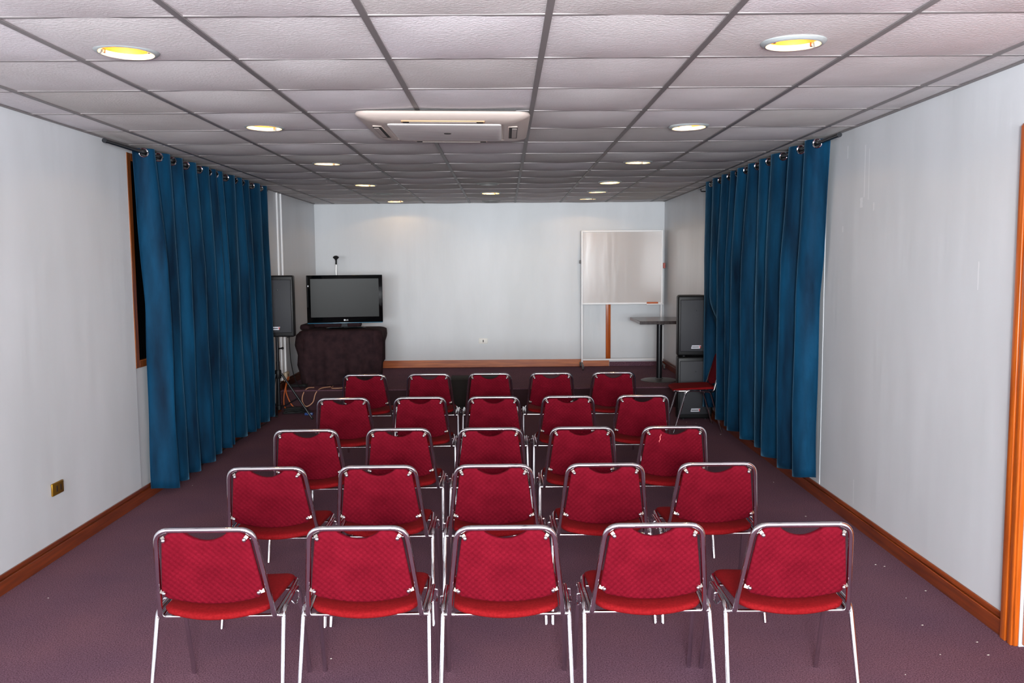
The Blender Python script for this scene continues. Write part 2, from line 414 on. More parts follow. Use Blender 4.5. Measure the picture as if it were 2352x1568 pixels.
# right door and casing at the edge of the frame
bm = B()
box(bm, (XR-.022, DY1, .0), (XR, DY1+.1, DZ+.1), .006, 2); box(bm, (XR-.022, DY0-.1, .0), (XR, DY0, DZ+.1), .006, 2)
box(bm, (XR-.022, DY0, DZ), (XR, DY1, DZ+.1), .006, 2)
box(bm, (XR-.03, DY1+.055, 0), (XR-.02, DY1+.095, DZ+.09), .004, 2); box(bm, (XR-.03, DY1+.01, 0), (XR-.02, DY1+.04, DZ+.04), .004, 2)
d1 = struct('door_1', bm, woodz)
bm = B(); box(bm, (XR+.01, DY0+.005, .01), (XR+.05, DY1-.005, DZ-.005), .003, 1)
for z0, z1 in ((.25, .95), (1.1, 1.9)): box(bm, (XR+.004, DY0+.15, z0), (XR+.012, DY1-.15, z1), .004, 1)
struct('door_panel', bm, woodz, d1)
# left window behind the curtain
bm = B(); f0, f1 = XL-.035, XL+.006
box(bm, (f0, WY0, WZ0), (f1, WY0+.055, WZ1), .003, 1); box(bm, (f0, WY1-.055, WZ0), (f1, WY1, WZ1), .003, 1)
box(bm, (f0, WY0+.055, WZ0), (f1, WY1-.055, WZ0+.05), .003, 1); box(bm, (f0, WY0+.055, WZ1-.05), (f1, WY1-.055, WZ1), .003, 1)
for yy in (7.0, 8.0): box(bm, (f0, yy-.025, WZ0+.05), (XL-.005, yy+.025, WZ1-.05))
w1 = struct('window_1', bm, wooddark)
bm = B(); box(bm, (XL-.028, WY0+.05, WZ0+.045), (XL-.02, WY1-.05, WZ1-.045)); struct('window_pane', bm, glassdark, w1, smooth=False)
# narrow pale reveal strip by the right curtain, wooden upright on the back wall
bm = B(); box(bm, (XR-.003, 5.90, .1), (XR, 5.97, 2.3)); struct('trim_5', bm, wallm)
bm = B(); box(bm, (1.378, YB-.025, HS+.1), (1.444, YB, 2.0), .006, 2); struct('trim_6', bm, woodz)

# ------------------------------------------------------------------ ceiling downlights
def make_light(lit):
    t = thing('downlight', 'x', 'ceiling light')
    bm = B(); lathe(bm, [(.094, .012), (.094, -.006), (.1, -.014), (.112, -.012), (.12, -.004), (.12, .0)], n=40)
    build('trim_ring', bm, trimwhite if lit else trimgrey, t)
    bm = B(); lathe(bm, [(.0935, .006), (.088, .03), (.072, .055), (.05, .07), (0, .072)], n=40); build('reflector', bm, reflector if lit else chrome_worn, t)
    bm = B(); lathe(bm, [(.018, .0705), (.02, .06), (.03, .045), (.034, .034), (.028, .026), (.014, .022), (0, .021)] if lit else [(.016, .0705), (.018, .055), (.018, .04), (0, .04)], n=20)
    build('bulb' if lit else 'empty_socket', bm, bulbm if lit else shade, t)
    for s in (-1, 1):
        bm = B(); box(bm, (s*.085-.004, -.006, -.012), (s*.085+.004, .006, .004), .001, 1); build('spring_clip', bm, chrome_worn, t)
    return t
protoL = {}
for x, y, lit, lab in LIGHTS:
    label = ('lit yellow recessed downlight, ' if lit else 'unlit grey recessed downlight, ')+lab
    if lit not in protoL:
        t = make_light(lit); protoL[lit] = t; t.location = (x, y, HC-.004); t['label'] = label; t['group'] = 'recessed ceiling downlights'
    else:
        t = dup(protoL[lit], (x, y, HC-.004), random.uniform(0, 3), label, 'recessed ceiling downlights')
    if lit:
        l = bpy.data.lights.new('lamp_glow', 'POINT'); l.energy = 8; l.color = (1, .62, .26); l.shadow_soft_size = .012
        o = bpy.data.objects.new('lamp_glow', l); C.objects.link(o); o.location = (x, y, HC+.018)
        t.rotation_euler[0] = random.uniform(-.03, .03); t.rotation_euler[1] = random.uniform(-.02, .02)

# ------------------------------------------------------------------ ceiling air conditioner
ac = thing('ceiling_air_conditioner', 'cream four-way air conditioner cassette fixed to the ceiling', 'air conditioner', (-.32, 5.13, HC-.012), 0.0)
ac.rotation_euler = (0.004, .012, 0); ac.scale = (1, 1, .8)
h = .465
bm = B()
def sq(s, z, rr, n=6):
    out = []
    for cx, cy, a0 in ((1, -1, -PI/2), (1, 1, 0), (-1, 1, PI/2), (-1, -1, PI)):
        for k in range(n+1):
            a = a0+PI/2*k/n; out.append(bm.verts.new((cx*(s-rr)+rr*math.cos(a), cy*(s-rr)+rr*math.sin(a), z)))
    return out
rings = [sq(.44, .0, .06), sq(.462, -.008, .06), sq(.466, -.022, .055), sq(.458, -.034, .05), sq(.40, -.058, .05), sq(.33, -.064, .04), sq(.322, -.058, .03)]
for a, b in zip(rings, rings[1:]):
    N = len(a)
    for k in range(N): bm.faces.new((a[k], a[(k+1) % N], b[(k+1) % N], b[k]))
bm.faces.new(rings[-1])
build('casing', bm, cream, ac)
bm = B(); box(bm, (-.39, -.39, -.005), (.39, .39, .06)); build('chassis', bm, shade, ac, smooth=False)
bm = B(); rs = [sq(.312, -.056, .03), sq(.312, -.068, .03), sq(.305, -.071, .03)]
for a, b in zip(rs, rs[1:]):
    N = len(a)
    for k in range(N): bm.faces.new((a[k], a[(k+1) % N], b[(k+1) % N], b[k]))
bm.faces.new(rs[-1]); pn = build('intake_panel', bm, creampanel, ac)
bm = B(); lathe(bm, [(.022, -.0705), (.02, -.074), (0, -.0745)], n=20); build('emblem', bm, shade, pn)
for k in range(4):
    R = Matrix.Rotation(k*PI/2, 4, 'Z')
    bm = B(); box(bm, (-.225, -.402, -.066), (.225, -.348, -.05), .006, 2); bmesh.ops.transform(bm, matrix=R, verts=bm.verts); op = build('air_outlet', bm, tanedge if k == 0 else creamdark, ac)
    bm = B(); box(bm, (-.215, -.4028, -.0655), (.215, -.355, -.0665), .0003, 1); bmesh.ops.transform(bm, matrix=R, verts=bm.verts); build('outlet_slot', bm, shade, op)
    bm = B(); box(bm, (-.18, -.399, -.070), (.18, -.372, -.0665), .001, 1); bmesh.ops.transform(bm, matrix=R, verts=bm.verts); build('louvre', bm, flap, op)

# ------------------------------------------------------------------ chairs
def hoop_y(z): return (.742-z)/.367*.1       # rake of the back
def make_chair():
    t = thing('stacking_chair', 'x', 'chair')
    TR = .0095
    # hoop with the seat rails, one continuous tube
    left = [(-.20, .47, .398), (-.212, .30, .405), (-.203, .106, .391)]
    pts = [(-.12, .48, .394)] + left + [(-.165, 0, .742), (.165, 0, .742)] + [(-a, b, c) for a, b, c in left[::-1]] + [(.12, .48, .394)]
    bm = B(); tube(bm, fillet(pts, [.05, .1, .028, .055, .055, .028, .1, .05], 7), TR, 12, closed=False); build('back_frame', bm, chrome, t)
    # side legs
    for s in (-1, 1):
        xo, xf = s*.226, s*.233
        mid = (xo, .26, .408)
        bm = B(); tube(bm, fillet([(xf, .03, 0), (xo, .142, .403), mid], .045, 7), .009, 12); build('leg', bm, chrome, t)
        bm = B(); tube(bm, fillet([(xf, .49, 0), (xo, .37, .408), mid], .045, 7), .009, 12); build('leg', bm, chrome, t)
    for yy, zz in ((.135, .384), (.385, .386)):
        bm = B(); tube(bm, [(-.224, yy, zz), (.224, yy, zz)], .007, 10); build('crossbar', bm, chrome_worn, t)
    # linking hook on both sides
    for s in (-1, 1):
        bm = B(); x0 = s*.226
        tube(bm, fillet([(x0, .30 if s > 0 else .24, .41), (s*.243, .30 if s > 0 else .24, .413), (s*.243, .30 if s > 0 else .24, .383), (s*.243, .24 if s > 0 else .20, .381), (x0, .24 if s > 0 else .20, .40)], .008, 4), .0033, 8); build('linking_hook', bm, chrome, t)
    # backrest
    def hw(z): return .1535 + (.742-z)/.367*.040
    out = []
    zb, zt = .447, .732
    N = 40
    for k in range(N+1):                              # bottom, convex downwards
        u = -1+2*k/N; x = u*hw(.49)*.985
        out.append((x, zb+.036*abs(u)**2.0 + .02*max(0, abs(u)-.92)/.08))
    top = []
    for k in range(N+1):
        u = 1-2*k/N; x = u*(hw(zt)-.003)
        c = max(0, abs(u)-.72)/.28
        zz = zt - .036*c**2.6
        a = abs(u)/.5
        if a < 1: zz -= .034*math.cos(a*PI/2)**.8
        top.append((x, zz))
    def side(a, b, n=10): return [(a[0]+(b[0]-a[0])*k/n, a[1]+(b[1]-a[1])*k/n) for k in range(1, n)]
    outline = out + side(out[-1], top[0]) + top + side(top[-1], out[0])
    bm = B(); pad(bm, outline, (0, .585), .026, lambda u, v, wv: Vector((u, hoop_y(v)+.004+.012*(1-(u/.17)**2)+wv, v)))
    br = build('backrest', bm, redback, t, angle=60)
    for s in (-1, 1):
        for zz, diag in ((.712, 1), (.504, 0)):
            bm = B(); yb = hoop_y(zz)
            xt = s*(.165+(.742-zz)/.37*.038)
            if diag: a, b = Vector((s*.1455, yb-.004, .7185)), Vector((s*.137, yb-.0115, .7085))
            else: a, b = Vector((xt-s*.008, yb-.004, zz+.002)), Vector((xt-s*.025, yb-.0115, zz-.002))
            d = (b-a).normalized(); nrm = Vector((0, 1, -.27)).normalized(); sd = d.cross(nrm)
            vs = []
            for q, wd in ((a, .0065), (b+d*.004, .006)):
                for e in (-1, 1):
                    for f in (-1, 1): vs.append(bm.verts.new(q+sd*wd*e+nrm*.0015*f))
            for f in ((0, 1, 3, 2), (4, 6, 7, 5), (0, 2, 6, 4), (1, 5, 7, 3), (0, 4, 5, 1), (2, 3, 7, 6)): bm.faces.new([vs[i] for i in f])
            ball(bm, b+Vector((0, -.003, -.001)), .0078, 1)
            br_ = build('bolt_bracket', bm, [bracketm, chrome], t)
    # seat
    out = []; N = 36
    for k in range(N+1):
        u = -1+2*k/N; out.append((u*.186, .092-.046*(1-abs(u)**2.1)+.02*max(0, abs(u)-.88)/.12))
    fr = []
    for k in range(N+1):
        u = 1-2*k/N; c = max(0, abs(u)-.74)/.26; fr.append((u*.197, .49-.05*c**2.3))
    outline = out + side(out[-1], fr[0]) + fr + side(fr[-1], out[0])
    def seatpt(u, v, wv):
        z = .430 - .018*(v-.05)/.44 - .012*max(0, 1-(v-.046)/.12)**2*(1-(u/.26)**2) - .008*max(0, (v-.40)/.09)**2 - .006*(1-(u/.2)**2)
        return Vector((u, v, z+wv))
    bm = B(); pad(bm, outline, (0, .28), .024, seatpt); build('seat', bm, redseat, t, angle=60)
    return t
chair0 = make_chair()
rowsX = [[-1.031, -.509, -.004, .506, 1.014], [-1.062, -.569, -.056, .442, .943], [-1.086, -.583, -.083, .417, .920],
         [-1.09, -.575, -.078, .422, .928], [-1.146, -.622, -.125, .378, .887]]
rowsY = [2.90, 3.80, 4.68, 5.80, 7.05]
rown = ['the row nearest the camera', 'the second row from the camera', 'the middle row', 'the second row from the stage', 'the row closest to the stage']
pos = ['leftmost', 'second from left', 'centre', 'second from right', 'rightmost']
first = True
for i in range(5):
    for k in range(5):
        x = rowsX[i][k]; yy = rowsY[i]+random.uniform(-.008, .008); rz = random.uniform(-.008, .008)
        lab = f'red padded chrome chair, {pos[k]} chair in {rown[i]}'
        if (i, k) == (2, 4): lab = 'red chrome chair with a pale scratch on its back, rightmost in the middle row'
        grp = 'red chairs in rows facing the stage'
        if first: c = chair0; c.location = (x, yy, 0); c.rotation_euler = (0, 0, rz); c['label'] = lab; c['group'] = grp; first = False
        else: c = dup(chair0, (x, yy, 0), rz, lab, grp)
        if (i, k) == (2, 4):
            bm = B(); pr = None
            for q in range(7):
                f = q/6; u, v = -.072-.006*f+.003*math.sin(q*2.1), .706-.05*f; wv = .0022 if 0 < q < 6 else .0006
                pt = [bm.verts.new((u+e*wv, hoop_y(v)+.004+.012*(1-(u/.17)**2)-.0138, v)) for e in (-1, 1)]
                if pr: bm.faces.new((pr[0], pr[1], pt[1], pt[0]))
                pr = pt
            s = build('scratch', bm, mat('pale_scratch', srgb(220, 110, 110), .9), c); s['label'] = 'pale scratch on the red back'
dup(chair0, (2.122, 8.50, 0), math.radians(88), 'lone red chair turned sideways, half behind the right blue curtain', 'red chairs turned aside')

# ------------------------------------------------------------------ curtains
def curtain(name, label, side, xc, y0, y1, nf, z0f, eyel, amp):
    """side -1 left wall, +1 right wall; xc rod line"""
    t = thing(name, label, 'curtain', (0, 0, 0))
    rnd = random.Random(3 if side < 0 else 11)
    NY = nf*32
    top = [0, .004] + [.004+.0045*k for k in range(1, 17)]
    vv = top + [top[-1]+(1-top[-1])*(k/36)**1.05 for k in range(1, 37)]; NZ = len(vv)-1
    ph = [0]
    for i in range(nf+1): ph.append(ph[-1]+rnd.uniform(.6, 1.4))
    ampf = [rnd.uniform(.7, 1.2) for _ in range(nf+2)]
    kink = [rnd.uniform(-1, 1) for _ in range(nf+2)]
    U0 = .36; RT = .36                                # the cloth starts in a valley; RT of each fold runs back to the wall
    def phy(u):
        i = min(int(u), nf); return ph[i]+(ph[i+1]-ph[i])*(u-i)
    p0, p1 = phy(U0), phy(nf)
    def yof(u): return y0+(y1-y0)*(phy(u)-p0)/(p1-p0)
    def pt(u, v):
        i = min(int(u), nf); f = u-i
        yb = yof(u)
        am = ampf[i]*(1-f)+ampf[i+1]*f; kk = kink[i]*(1-f)+kink[i+1]*f
        q = .5*f/RT if f < RT else .5+.5*(f-RT)/(1-RT)
        s = math.cos(2*PI*q)
        s = math.copysign(abs(s)**.75, s)
        wv = s*amp*((.62)*(1-min(1, v*3)) + am*min(1, v*3)) + .010*math.sin(5*v+3*kk)*v
        if side > 0 and yb > 8.6: wv *= .6
        x = xc - side*wv
        yy = yb + .17*min(1, v*2.2)*math.exp(-(yb-y0)/.25) + .05*kk*v*math.sin(PI*min(1, (yb-y0)/(y1-y0))) + .02*s*v + .006*math.sin(17*v+9*kk)*min(1, v*4)
        ztop = 2.437+.003*s
        z = ztop + (z0f(yb)-.012*s-ztop)*v
        if side > 0 and z < 1.3:                       # pushed to the wall by the turned chair
            sm = lambda a: max(0, min(1, a))
            k = sm((yy-8.19)/.07)*sm((8.82-yy)/.07)*sm((1.3-z)/.45); k = k*k*(3-2*k)
            x = x*(1-k)+(2.154+.004*s)*k
        return Vector((x, yy, z))
    rings = []
    for e in range(nf):
        for f, out in ((RT/2, 0), ((1+RT)/2, 1)):
            u = e+f
            if u < U0+.1 or u > nf-.04: continue
            c = pt(u, .0115); d = pt(u+.02, .0115)-pt(u-.02, .0115)
            rings.append((Vector((xc, c.y, 2.41)), math.atan2(d.y, d.x)))
    bm = B(); grid = []
    for a in range(NY+1):
        u = U0+(nf-U0)*a/NY
        grid.append([bm.verts.new(pt(u, v)) for v in vv])
    for a in range(NY):
        for b in range(NZ):
            q = (grid[a][b], grid[a+1][b], grid[a+1][b+1], grid[a][b+1])
            if b < 18:
                cc = (q[0].co+q[2].co)/2
                if any((cc-c).length < .0265 for c, _ in rings): continue
            bm.faces.new(q)
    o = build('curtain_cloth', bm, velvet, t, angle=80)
    md = o.modifiers.new('thick', 'SOLIDIFY'); md.thickness = .003; md.offset = 0
    for c, ang in rings:
        bm = B(); R = .028
        tube(bm, [(R*math.cos(2*PI*k/24), 0, R*math.sin(2*PI*k/24)) for k in range(24)], .0065, 8, closed=True)
        bmesh.ops.transform(bm, matrix=Matrix.Translation(c) @ Matrix.Rotation(ang, 4, 'Z'), verts=bm.verts)
        build('eyelet', bm, chrome, t)
    return t
curtain('curtain', 'long blue velvet eyelet curtain along the left wall', -1, XL+.105, 5.96, 8.95, 12, lambda y: .05+.04*max(0, min(1, (y-6.1)/1.2)), None, .076)
curtain('curtain', 'long blue velvet eyelet curtain along the right wall', 1, XR-.105, 5.70, 8.85, 10, lambda y: .15+.02*(y-6)/3, None, .078)
def rod(label, xc, side, y0, y1):
    t = thing('curtain_rod', label, 'curtain rod')
    bm = B(); tube(bm, [(xc, y0, 2.41), (xc, y1, 2.41)], .0125, 14); build('pole', bm, blackmetal, t)
    for yy in (y0+.02, y1-.02):
        bm = B(); tube(bm, [(xc, yy-.022, 2.41), (xc, yy+.001, 2.41)], .015, 14); build('end_cap', bm, blackmetal, t)
    for yy in (y0+.75, y1-.08):
        bm = B(); xw = XL if side < 0 else XR
        tube(bm, fillet([(xw, yy, 2.375), (xc, yy, 2.375), (xc, yy, 2.40)], .015, 4), .006, 8); box(bm, (min(xw, xw-side*.006), yy-.014, 2.345), (max(xw, xw-side*.006), yy+.014, 2.405), .002, 1)
        build('bracket', bm, blackmetal, t)
rod('black curtain rod under the ceiling along the left wall', XL+.105, -1, 5.45, 9.12)
rod('black curtain rod under the ceiling along the right wall', XR-.105, 1, 5.42, 9.28)

# ------------------------------------------------------------------ loudspeakers
def make_speaker(name, label, loc, rz, W=.37, H=.645, D=.36, logo_dx=0, group='black loudspeakers'):
    t = thing(name, label, 'loudspeaker', loc, rz, group)
    bm = B()
    pl = [(-W/2, 0), (W/2, 0), (W/2, .1), (W/2-.06, D), (-W/2+.06, D), (-W/2, .1)]
    lo = [bm.verts.new((a, b, .0)) for a, b in pl]; hi = [bm.verts.new((a, b, H)) for a, b in pl]
    bm.faces.new(lo[::-1]); bm.faces.new(hi)
    for k in range(6): bm.faces.new((lo[k], lo[(k+1) % 6], hi[(k+1) % 6], hi[k]))
    bmesh.ops.bevel(bm, geom=bm.edges[:], offset=.016, segments=3, affect='EDGES', profile=.5)
    build('cabinet', bm, blackpl, t)
    bm = B(); box(bm, (-W/2+.022, -.012, .045), (W/2-.022, .006, H-.04), .007, 3); g = build('grille', bm, grille, t)
    bm = B(); lathe(bm, [(.007, 0), (.006, .003), (0, .004)], n=12, mtx=Matrix.Translation((-.0, -.0125, H-.15)) @ Matrix.Rotation(PI/2, 4, 'X')); build('horn_screw', bm, blackmetal, g)
    bm = B(); x0 = logo_dx
    vs = [bm.verts.new(q) for q in ((x0-.05, -.0155, .075), (x0+.04, -.0155, .075), (x0+.052, -.0155, .108), (x0-.042, -.0155, .108))]
    fr = bm.faces.new(vs); ex = bmesh.ops.extrude_face_region(bm, geom=[fr]); bmesh.ops.translate(bm, vec=(0, .006, 0), verts=[v for v in ex['geom'] if isinstance(v, bmesh.types.BMVert)])
    bd = build('badge', bm, badge_w, g, smooth=False); bd['label'] = 'small silver badge'
    bm = B(); box(bm, (x0-.042, -.0165, .087), (x0+.03, -.0154, .096)); build('badge_lettering', bm, shade, g, smooth=False)
    bm = B(); box(bm, (x0+.036, -.0165, .082), (x0+.047, -.0154, .105)); build('badge_end', bm, badge_r, g, smooth=False)
    for s in (-1, 1):
        for d in (.04, D-.06):
            bm = B(); lathe(bm, [(0, -.012), (.014, -.012), (.016, .004)], (s*(W/2-.07), d, 0), 12); build('foot', bm, rubber, t)
    return t
make_speaker('loudspeaker', 'black loudspeaker standing on the floor, lower of the two stacked by the curtain', (1.978, 8.965, .013), 0, .37)
make_speaker('loudspeaker', 'black loudspeaker stacked on another, beside the right curtain and dark table', (1.978, 8.965, .673), 0, .37, .62)
make_speaker('loudspeaker', 'black loudspeaker raised on a tripod stand beside the left curtain', (-2.367, 9.1, .893), .06, .33, .64, .30, -.03)
# tripod stand
st = thing('speaker_stand', 'black tripod stand carrying the loudspeaker by the left wall', 'speaker stand', (-2.42, 9.24, 0))
bm = B(); tube(bm, [(0, 0, .12), (0, 0, .62)], .019, 14); tube(bm, [(0, 0, .62), (0, 0, .885)], .0165, 14); build('pole', bm, blackmetal, st)
bm = B(); lathe(bm, [(.03, .44), (.034, .45), (.034, .52), (.03, .53), (.02, .53)], n=18); lathe(bm, [(.02, .44), (.03, .44)], n=18); cl = build('collar', bm, blackpl, st)
bm = B(); tube(bm, [(.02, -.01, .76), (.06, -.03, .765)], .008, 8); ball(bm, (.062, -.031, .765), .014); build('locking_knob', bm, blackpl, st)
bm = B(); lathe(bm, [(.019, .1), (.028, .105), (.028, .15), (.019, .155)], n=16); build('lower_collar', bm, blackpl, st)
for k, a in enumerate((-.12, 2.05, 4.05)):
    rr = .36 if k == 0 else .13
    foot = (rr*math.cos(a), rr*math.sin(a), .012)
    top = (.035*math.cos(a), .035*math.sin(a), .49)
    bm = B(); tube(bm, [top, foot], .0115, 10); lg = build('leg', bm, blackmetal, st)
    bm = B(); ball(bm, foot, .0145, u=10, v=8); build('rubber_foot', bm, rubber, lg)
    m_ = [(top[q]*.45+foot[q]*.55) for q in range(3)]
    bm = B(); tube(bm, [(.022*math.cos(a), .022*math.sin(a), .125), m_], .007, 8); build('brace', bm, blackmetal, st)

# ------------------------------------------------------------------ table under cloth with television
TX0, TX1, TY0, TY1, TZ = -2.385, -1.465, 10.12, 10.72, .885
tb = thing('table', 'table hidden under the dark brown cloth', 'table', ((TX0+TX1)/2, (TY0+TY1)/2, HS))
hx, hy = (TX1-TX0)/2, (TY1-TY0)/2
bm = B(); box(bm, (-hx+.06, -hy+.05, TZ-HS-.045), (hx-.07, hy-.05, TZ-HS-.012), .004, 1); build('tabletop', bm, woodx, tb)
for sx in (-1, 1):
    for sy in (-1, 1):
        bm = B(); box(bm, (sx*(hx-.13)-.02, sy*(hy-.1)-.02, 0), (sx*(hx-.13)+.02, sy*(hy-.1)+.02, TZ-HS-.045), .003, 1); build('leg', bm, blackmetal, tb)
def rrect(x0, x1, y0, y1, r, per):
    out = []
    for cx, cy, a0 in ((x0+r, y0+r, PI), (x1-r, y0+r, 1.5*PI), (x1-r, y1-r, 0), (x0+r, y1-r, PI/2)):
        for k in range(9): a = a0+PI/2*k/8; out.append((cx+r*math.cos(a), cy+r*math.sin(a)))
    pts = []; n = len(out); L = [0]
    for k in range(n): q = out[(k+1) % n]; L.append(L[-1]+math.dist(out[k], q))
    for i in range(per):
        s = L[-1]*i/per; k = max(j for j in range(n) if L[j] <= s); f = (s-L[k])/max(1e-9, L[k+1]-L[k]); a, b = out[k], out[(k+1) % n]
        pts.append((a[0]+(b[0]-a[0])*f, a[1]+(b[1]-a[1])*f))
    return pts
P = 160; base = rrect(TX0, TX1, TY0, TY1, .08, P); cx, cy = (TX0+TX1)/2, (TY0+TY1)/2
bm = B(); rings = []
for s, z in ((.25, TZ), (.6, TZ), (.93, TZ-.001), (.985, TZ-.007)):
    rings.append([bm.verts.new((cx+(a-cx)*s, cy+(b-cy)*s, z)) for a, b in base])
c0 = bm.verts.new((cx, cy, TZ))
for k in range(P): bm.faces.new((rings[0][k], rings[0][(k+1) % P], c0))
NR = 16
for q in range(NR+1):
    v = q/NR; ring = []
    for k, (a, b) in enumerate(base):
        d = Vector((a-cx, b-cy)); nx = 0; ny = 0
        tt = 2*PI*k/P
        front = b < TY0+.06; lft = a < TX0+.06; rgt = a > TX1-.06
        hem = HS+.015
        if rgt and not front: hem = HS+.16+.10*math.sin(9*tt)
        if lft and not front: hem = HS+.30+.11*math.sin(11*tt+1)
        if front and a < TX0+.22: hem = HS+.006
        if front and a > TX1-.16: hem = HS+.03+.5*(a-(TX1-.16))
        # folds grow towards the hem; corners bulge
        fold = .026*math.sin(9*tt+.6)+.014*math.sin(23*tt+2)
        corner = (1 if (front and (lft or rgt)) else 0)
        flare = .012+v*(.012+fold) + corner*.03*math.sin(v*PI)
        if lft: flare += .05*math.exp(-((v-.22)/.16)**2)+.02*math.exp(-((v-.62)/.1)**2)-.03*v
        if rgt: flare += .022*math.exp(-((v-.15)/.15)**2)-.05*v
        L_ = max(abs(d.x)/hx, abs(d.y)/hy)
        if abs(d.x)/hx > .93: nx = math.copysign(1, d.x)
        if abs(d.y)/hy > .9: ny = math.copysign(1, d.y)
        nl = math.hypot(nx, ny) or 1
        ring.append(bm.verts.new((a+nx/nl*flare, max(b+ny/nl*flare, YS+.1), (TZ-.02)+(hem-TZ+.02)*v)))
    rings.append(ring)
for a, b in zip(rings, rings[1:]):
    for k in range(P): bm.faces.new((a[k], a[(k+1) % P], b[(k+1) % P], b[k]))
o = build('tablecloth', bm, clothm, angle=70); tag(o, 'dark brown cloth draped over the table under the television', 'tablecloth')

bm = B(); box(bm, (-2.36, 10.53, TZ+.002), (-1.75, 10.70, TZ+.085), .03, 4); box(bm, (-2.415, 10.24, TZ-.01), (-2.30, 10.56, TZ+.05), .028, 4)
for v in bm.verts: v.co.z += .008*math.sin(v.co.x*23)*(v.co.z > TZ+.04)
o = build('folded_cloth', bm, clothm); tag(o, 'dark folded cloth heaped on the table behind the television', 'cloth')
tv = thing('television', 'black flat television with glossy frame on the cloth-covered table', 'television', (-1.905, 10.42, TZ+.003), math.radians(10))
# local: x right, y into picture, z up ; screen faces -y
TW, TH, TB = .445, .567, .064
bm = B(); box(bm, (-TW, -.02, TB), (TW, .035, TB+TH), .006, 2); box(bm, (-.3, .03, TB+.1), (.3, .075, TB+TH-.1), .02, 2); build('housing', bm, gloss, tv)
bm = B(); box(bm, (-TW+.045, -.0225, TB+.068), (TW-.045, -.018, TB+TH-.042), .001, 1); build('screen', bm, screenm, tv)
bm = B(); box(bm, (-TW+.004, -.021, TB-.006), (TW-.004, .02, TB+.003), .003, 2); build('lower_edge', bm, tealm, tv)
bm = B(); tube(bm, [(-TW+.012, -.0215, TB+.19), (-TW+.012, -.0215, TB+TH-.012)], .003, 6); build('edge_highlight', bm, tvneck, tv)
tv.children[-1].name = 'highlight_strip'  # highlight along the bezel edge, put in as a thin grey strip
bm = B(); box(bm, (-TW+.012, -.0235, TB+TH-.135), (-TW+.026, -.019, TB+TH-.118)); build('sticker', bm, logom, tv, smooth=False)
vs = B(); v8 = [vs.verts.new(q) for q in ((-.05, -.015, .018), (.025, -.015, .018), (.025, .02, .018), (-.05, .02, .018), (-.04, -.012, TB), (.018, -.012, TB), (.018, .02, TB), (-.04, .02, TB))]
for f in ((0, 1, 2, 3), (4, 5, 6, 7), (0, 1, 5, 4), (1, 2, 6, 5), (2, 3, 7, 6), (3, 0, 4, 7)): vs.faces.new([v8[i] for i in f])
build('stand_neck', vs, tvneck, tv, smooth=False)
bm = B(); lathe(bm, [(0, 0), (.24, 0), (.245, .005), (.22, .014), (.05, .019), (0, .019)], n=40, mtx=Matrix.Diagonal((1, .55, 1, 1))); build('stand_base', bm, gloss, tv)
bm = B(); lathe(bm, [(0, .001), (.0105, .001), (.0105, -.001)], n=20, mtx=Matrix.Translation((-.009, -.0215, TB+.032)) @ Matrix.Rotation(PI/2, 4, 'X')); build('logo_disc', bm, logom, tv)
def text(body, size, loc, rot, m, parent, name):
    cu = bpy.data.curves.new(name, 'FONT'); cu.body = body; cu.size = size; cu.extrude = .0006; cu.align_x = 'LEFT'
    o = bpy.data.objects.new(name, cu); C.objects.link(o); cu.materials.append(m); o.rotation_euler = rot; o.location = loc
    bpy.context.view_layer.update()
    me = bpy.data.meshes.new_from_object(o.evaluated_get(bpy.context.evaluated_depsgraph_get()))
    bpy.data.objects.remove(o); q = bpy.data.objects.new(name, me); C.objects.link(q); q.parent = parent; q.location = loc; q.rotation_euler = rot
    return q
text('LG', .024, (.005, -.0215, TB+.0235), (PI/2, 0, 0), logom, tv, 'logo_letters')

# ------------------------------------------------------------------ microphone stand behind the television
ms = thing('microphone_stand', 'thin microphone stand rising behind the television by the back wall', 'microphone stand', (-2.14, 11.15, HS))
bm = B(); lathe(bm, [(0, 0), (.125, 0), (.125, .012), (.02, .03), (0, .03)], n=28); build('base', bm, blackmetal, ms)
bm = B(); tube(bm, [(0, 0, .028), (0, 0, 1.42)], .009, 10); build('pole', bm, chrome_worn, ms)
bm = B(); tube(bm, [(0, 0, 1.412), (.002, 0, 1.468)], .012, 10); build('clutch', bm, blackpl, ms)
bm = B(); lathe(bm, [(0, 1.463), (.012, 1.466), (.016, 1.478), (.036, 1.498), (.04, 1.506), (.02, 1.523), (0, 1.526)], n=20); build('microphone_clip', bm, rubber, ms)

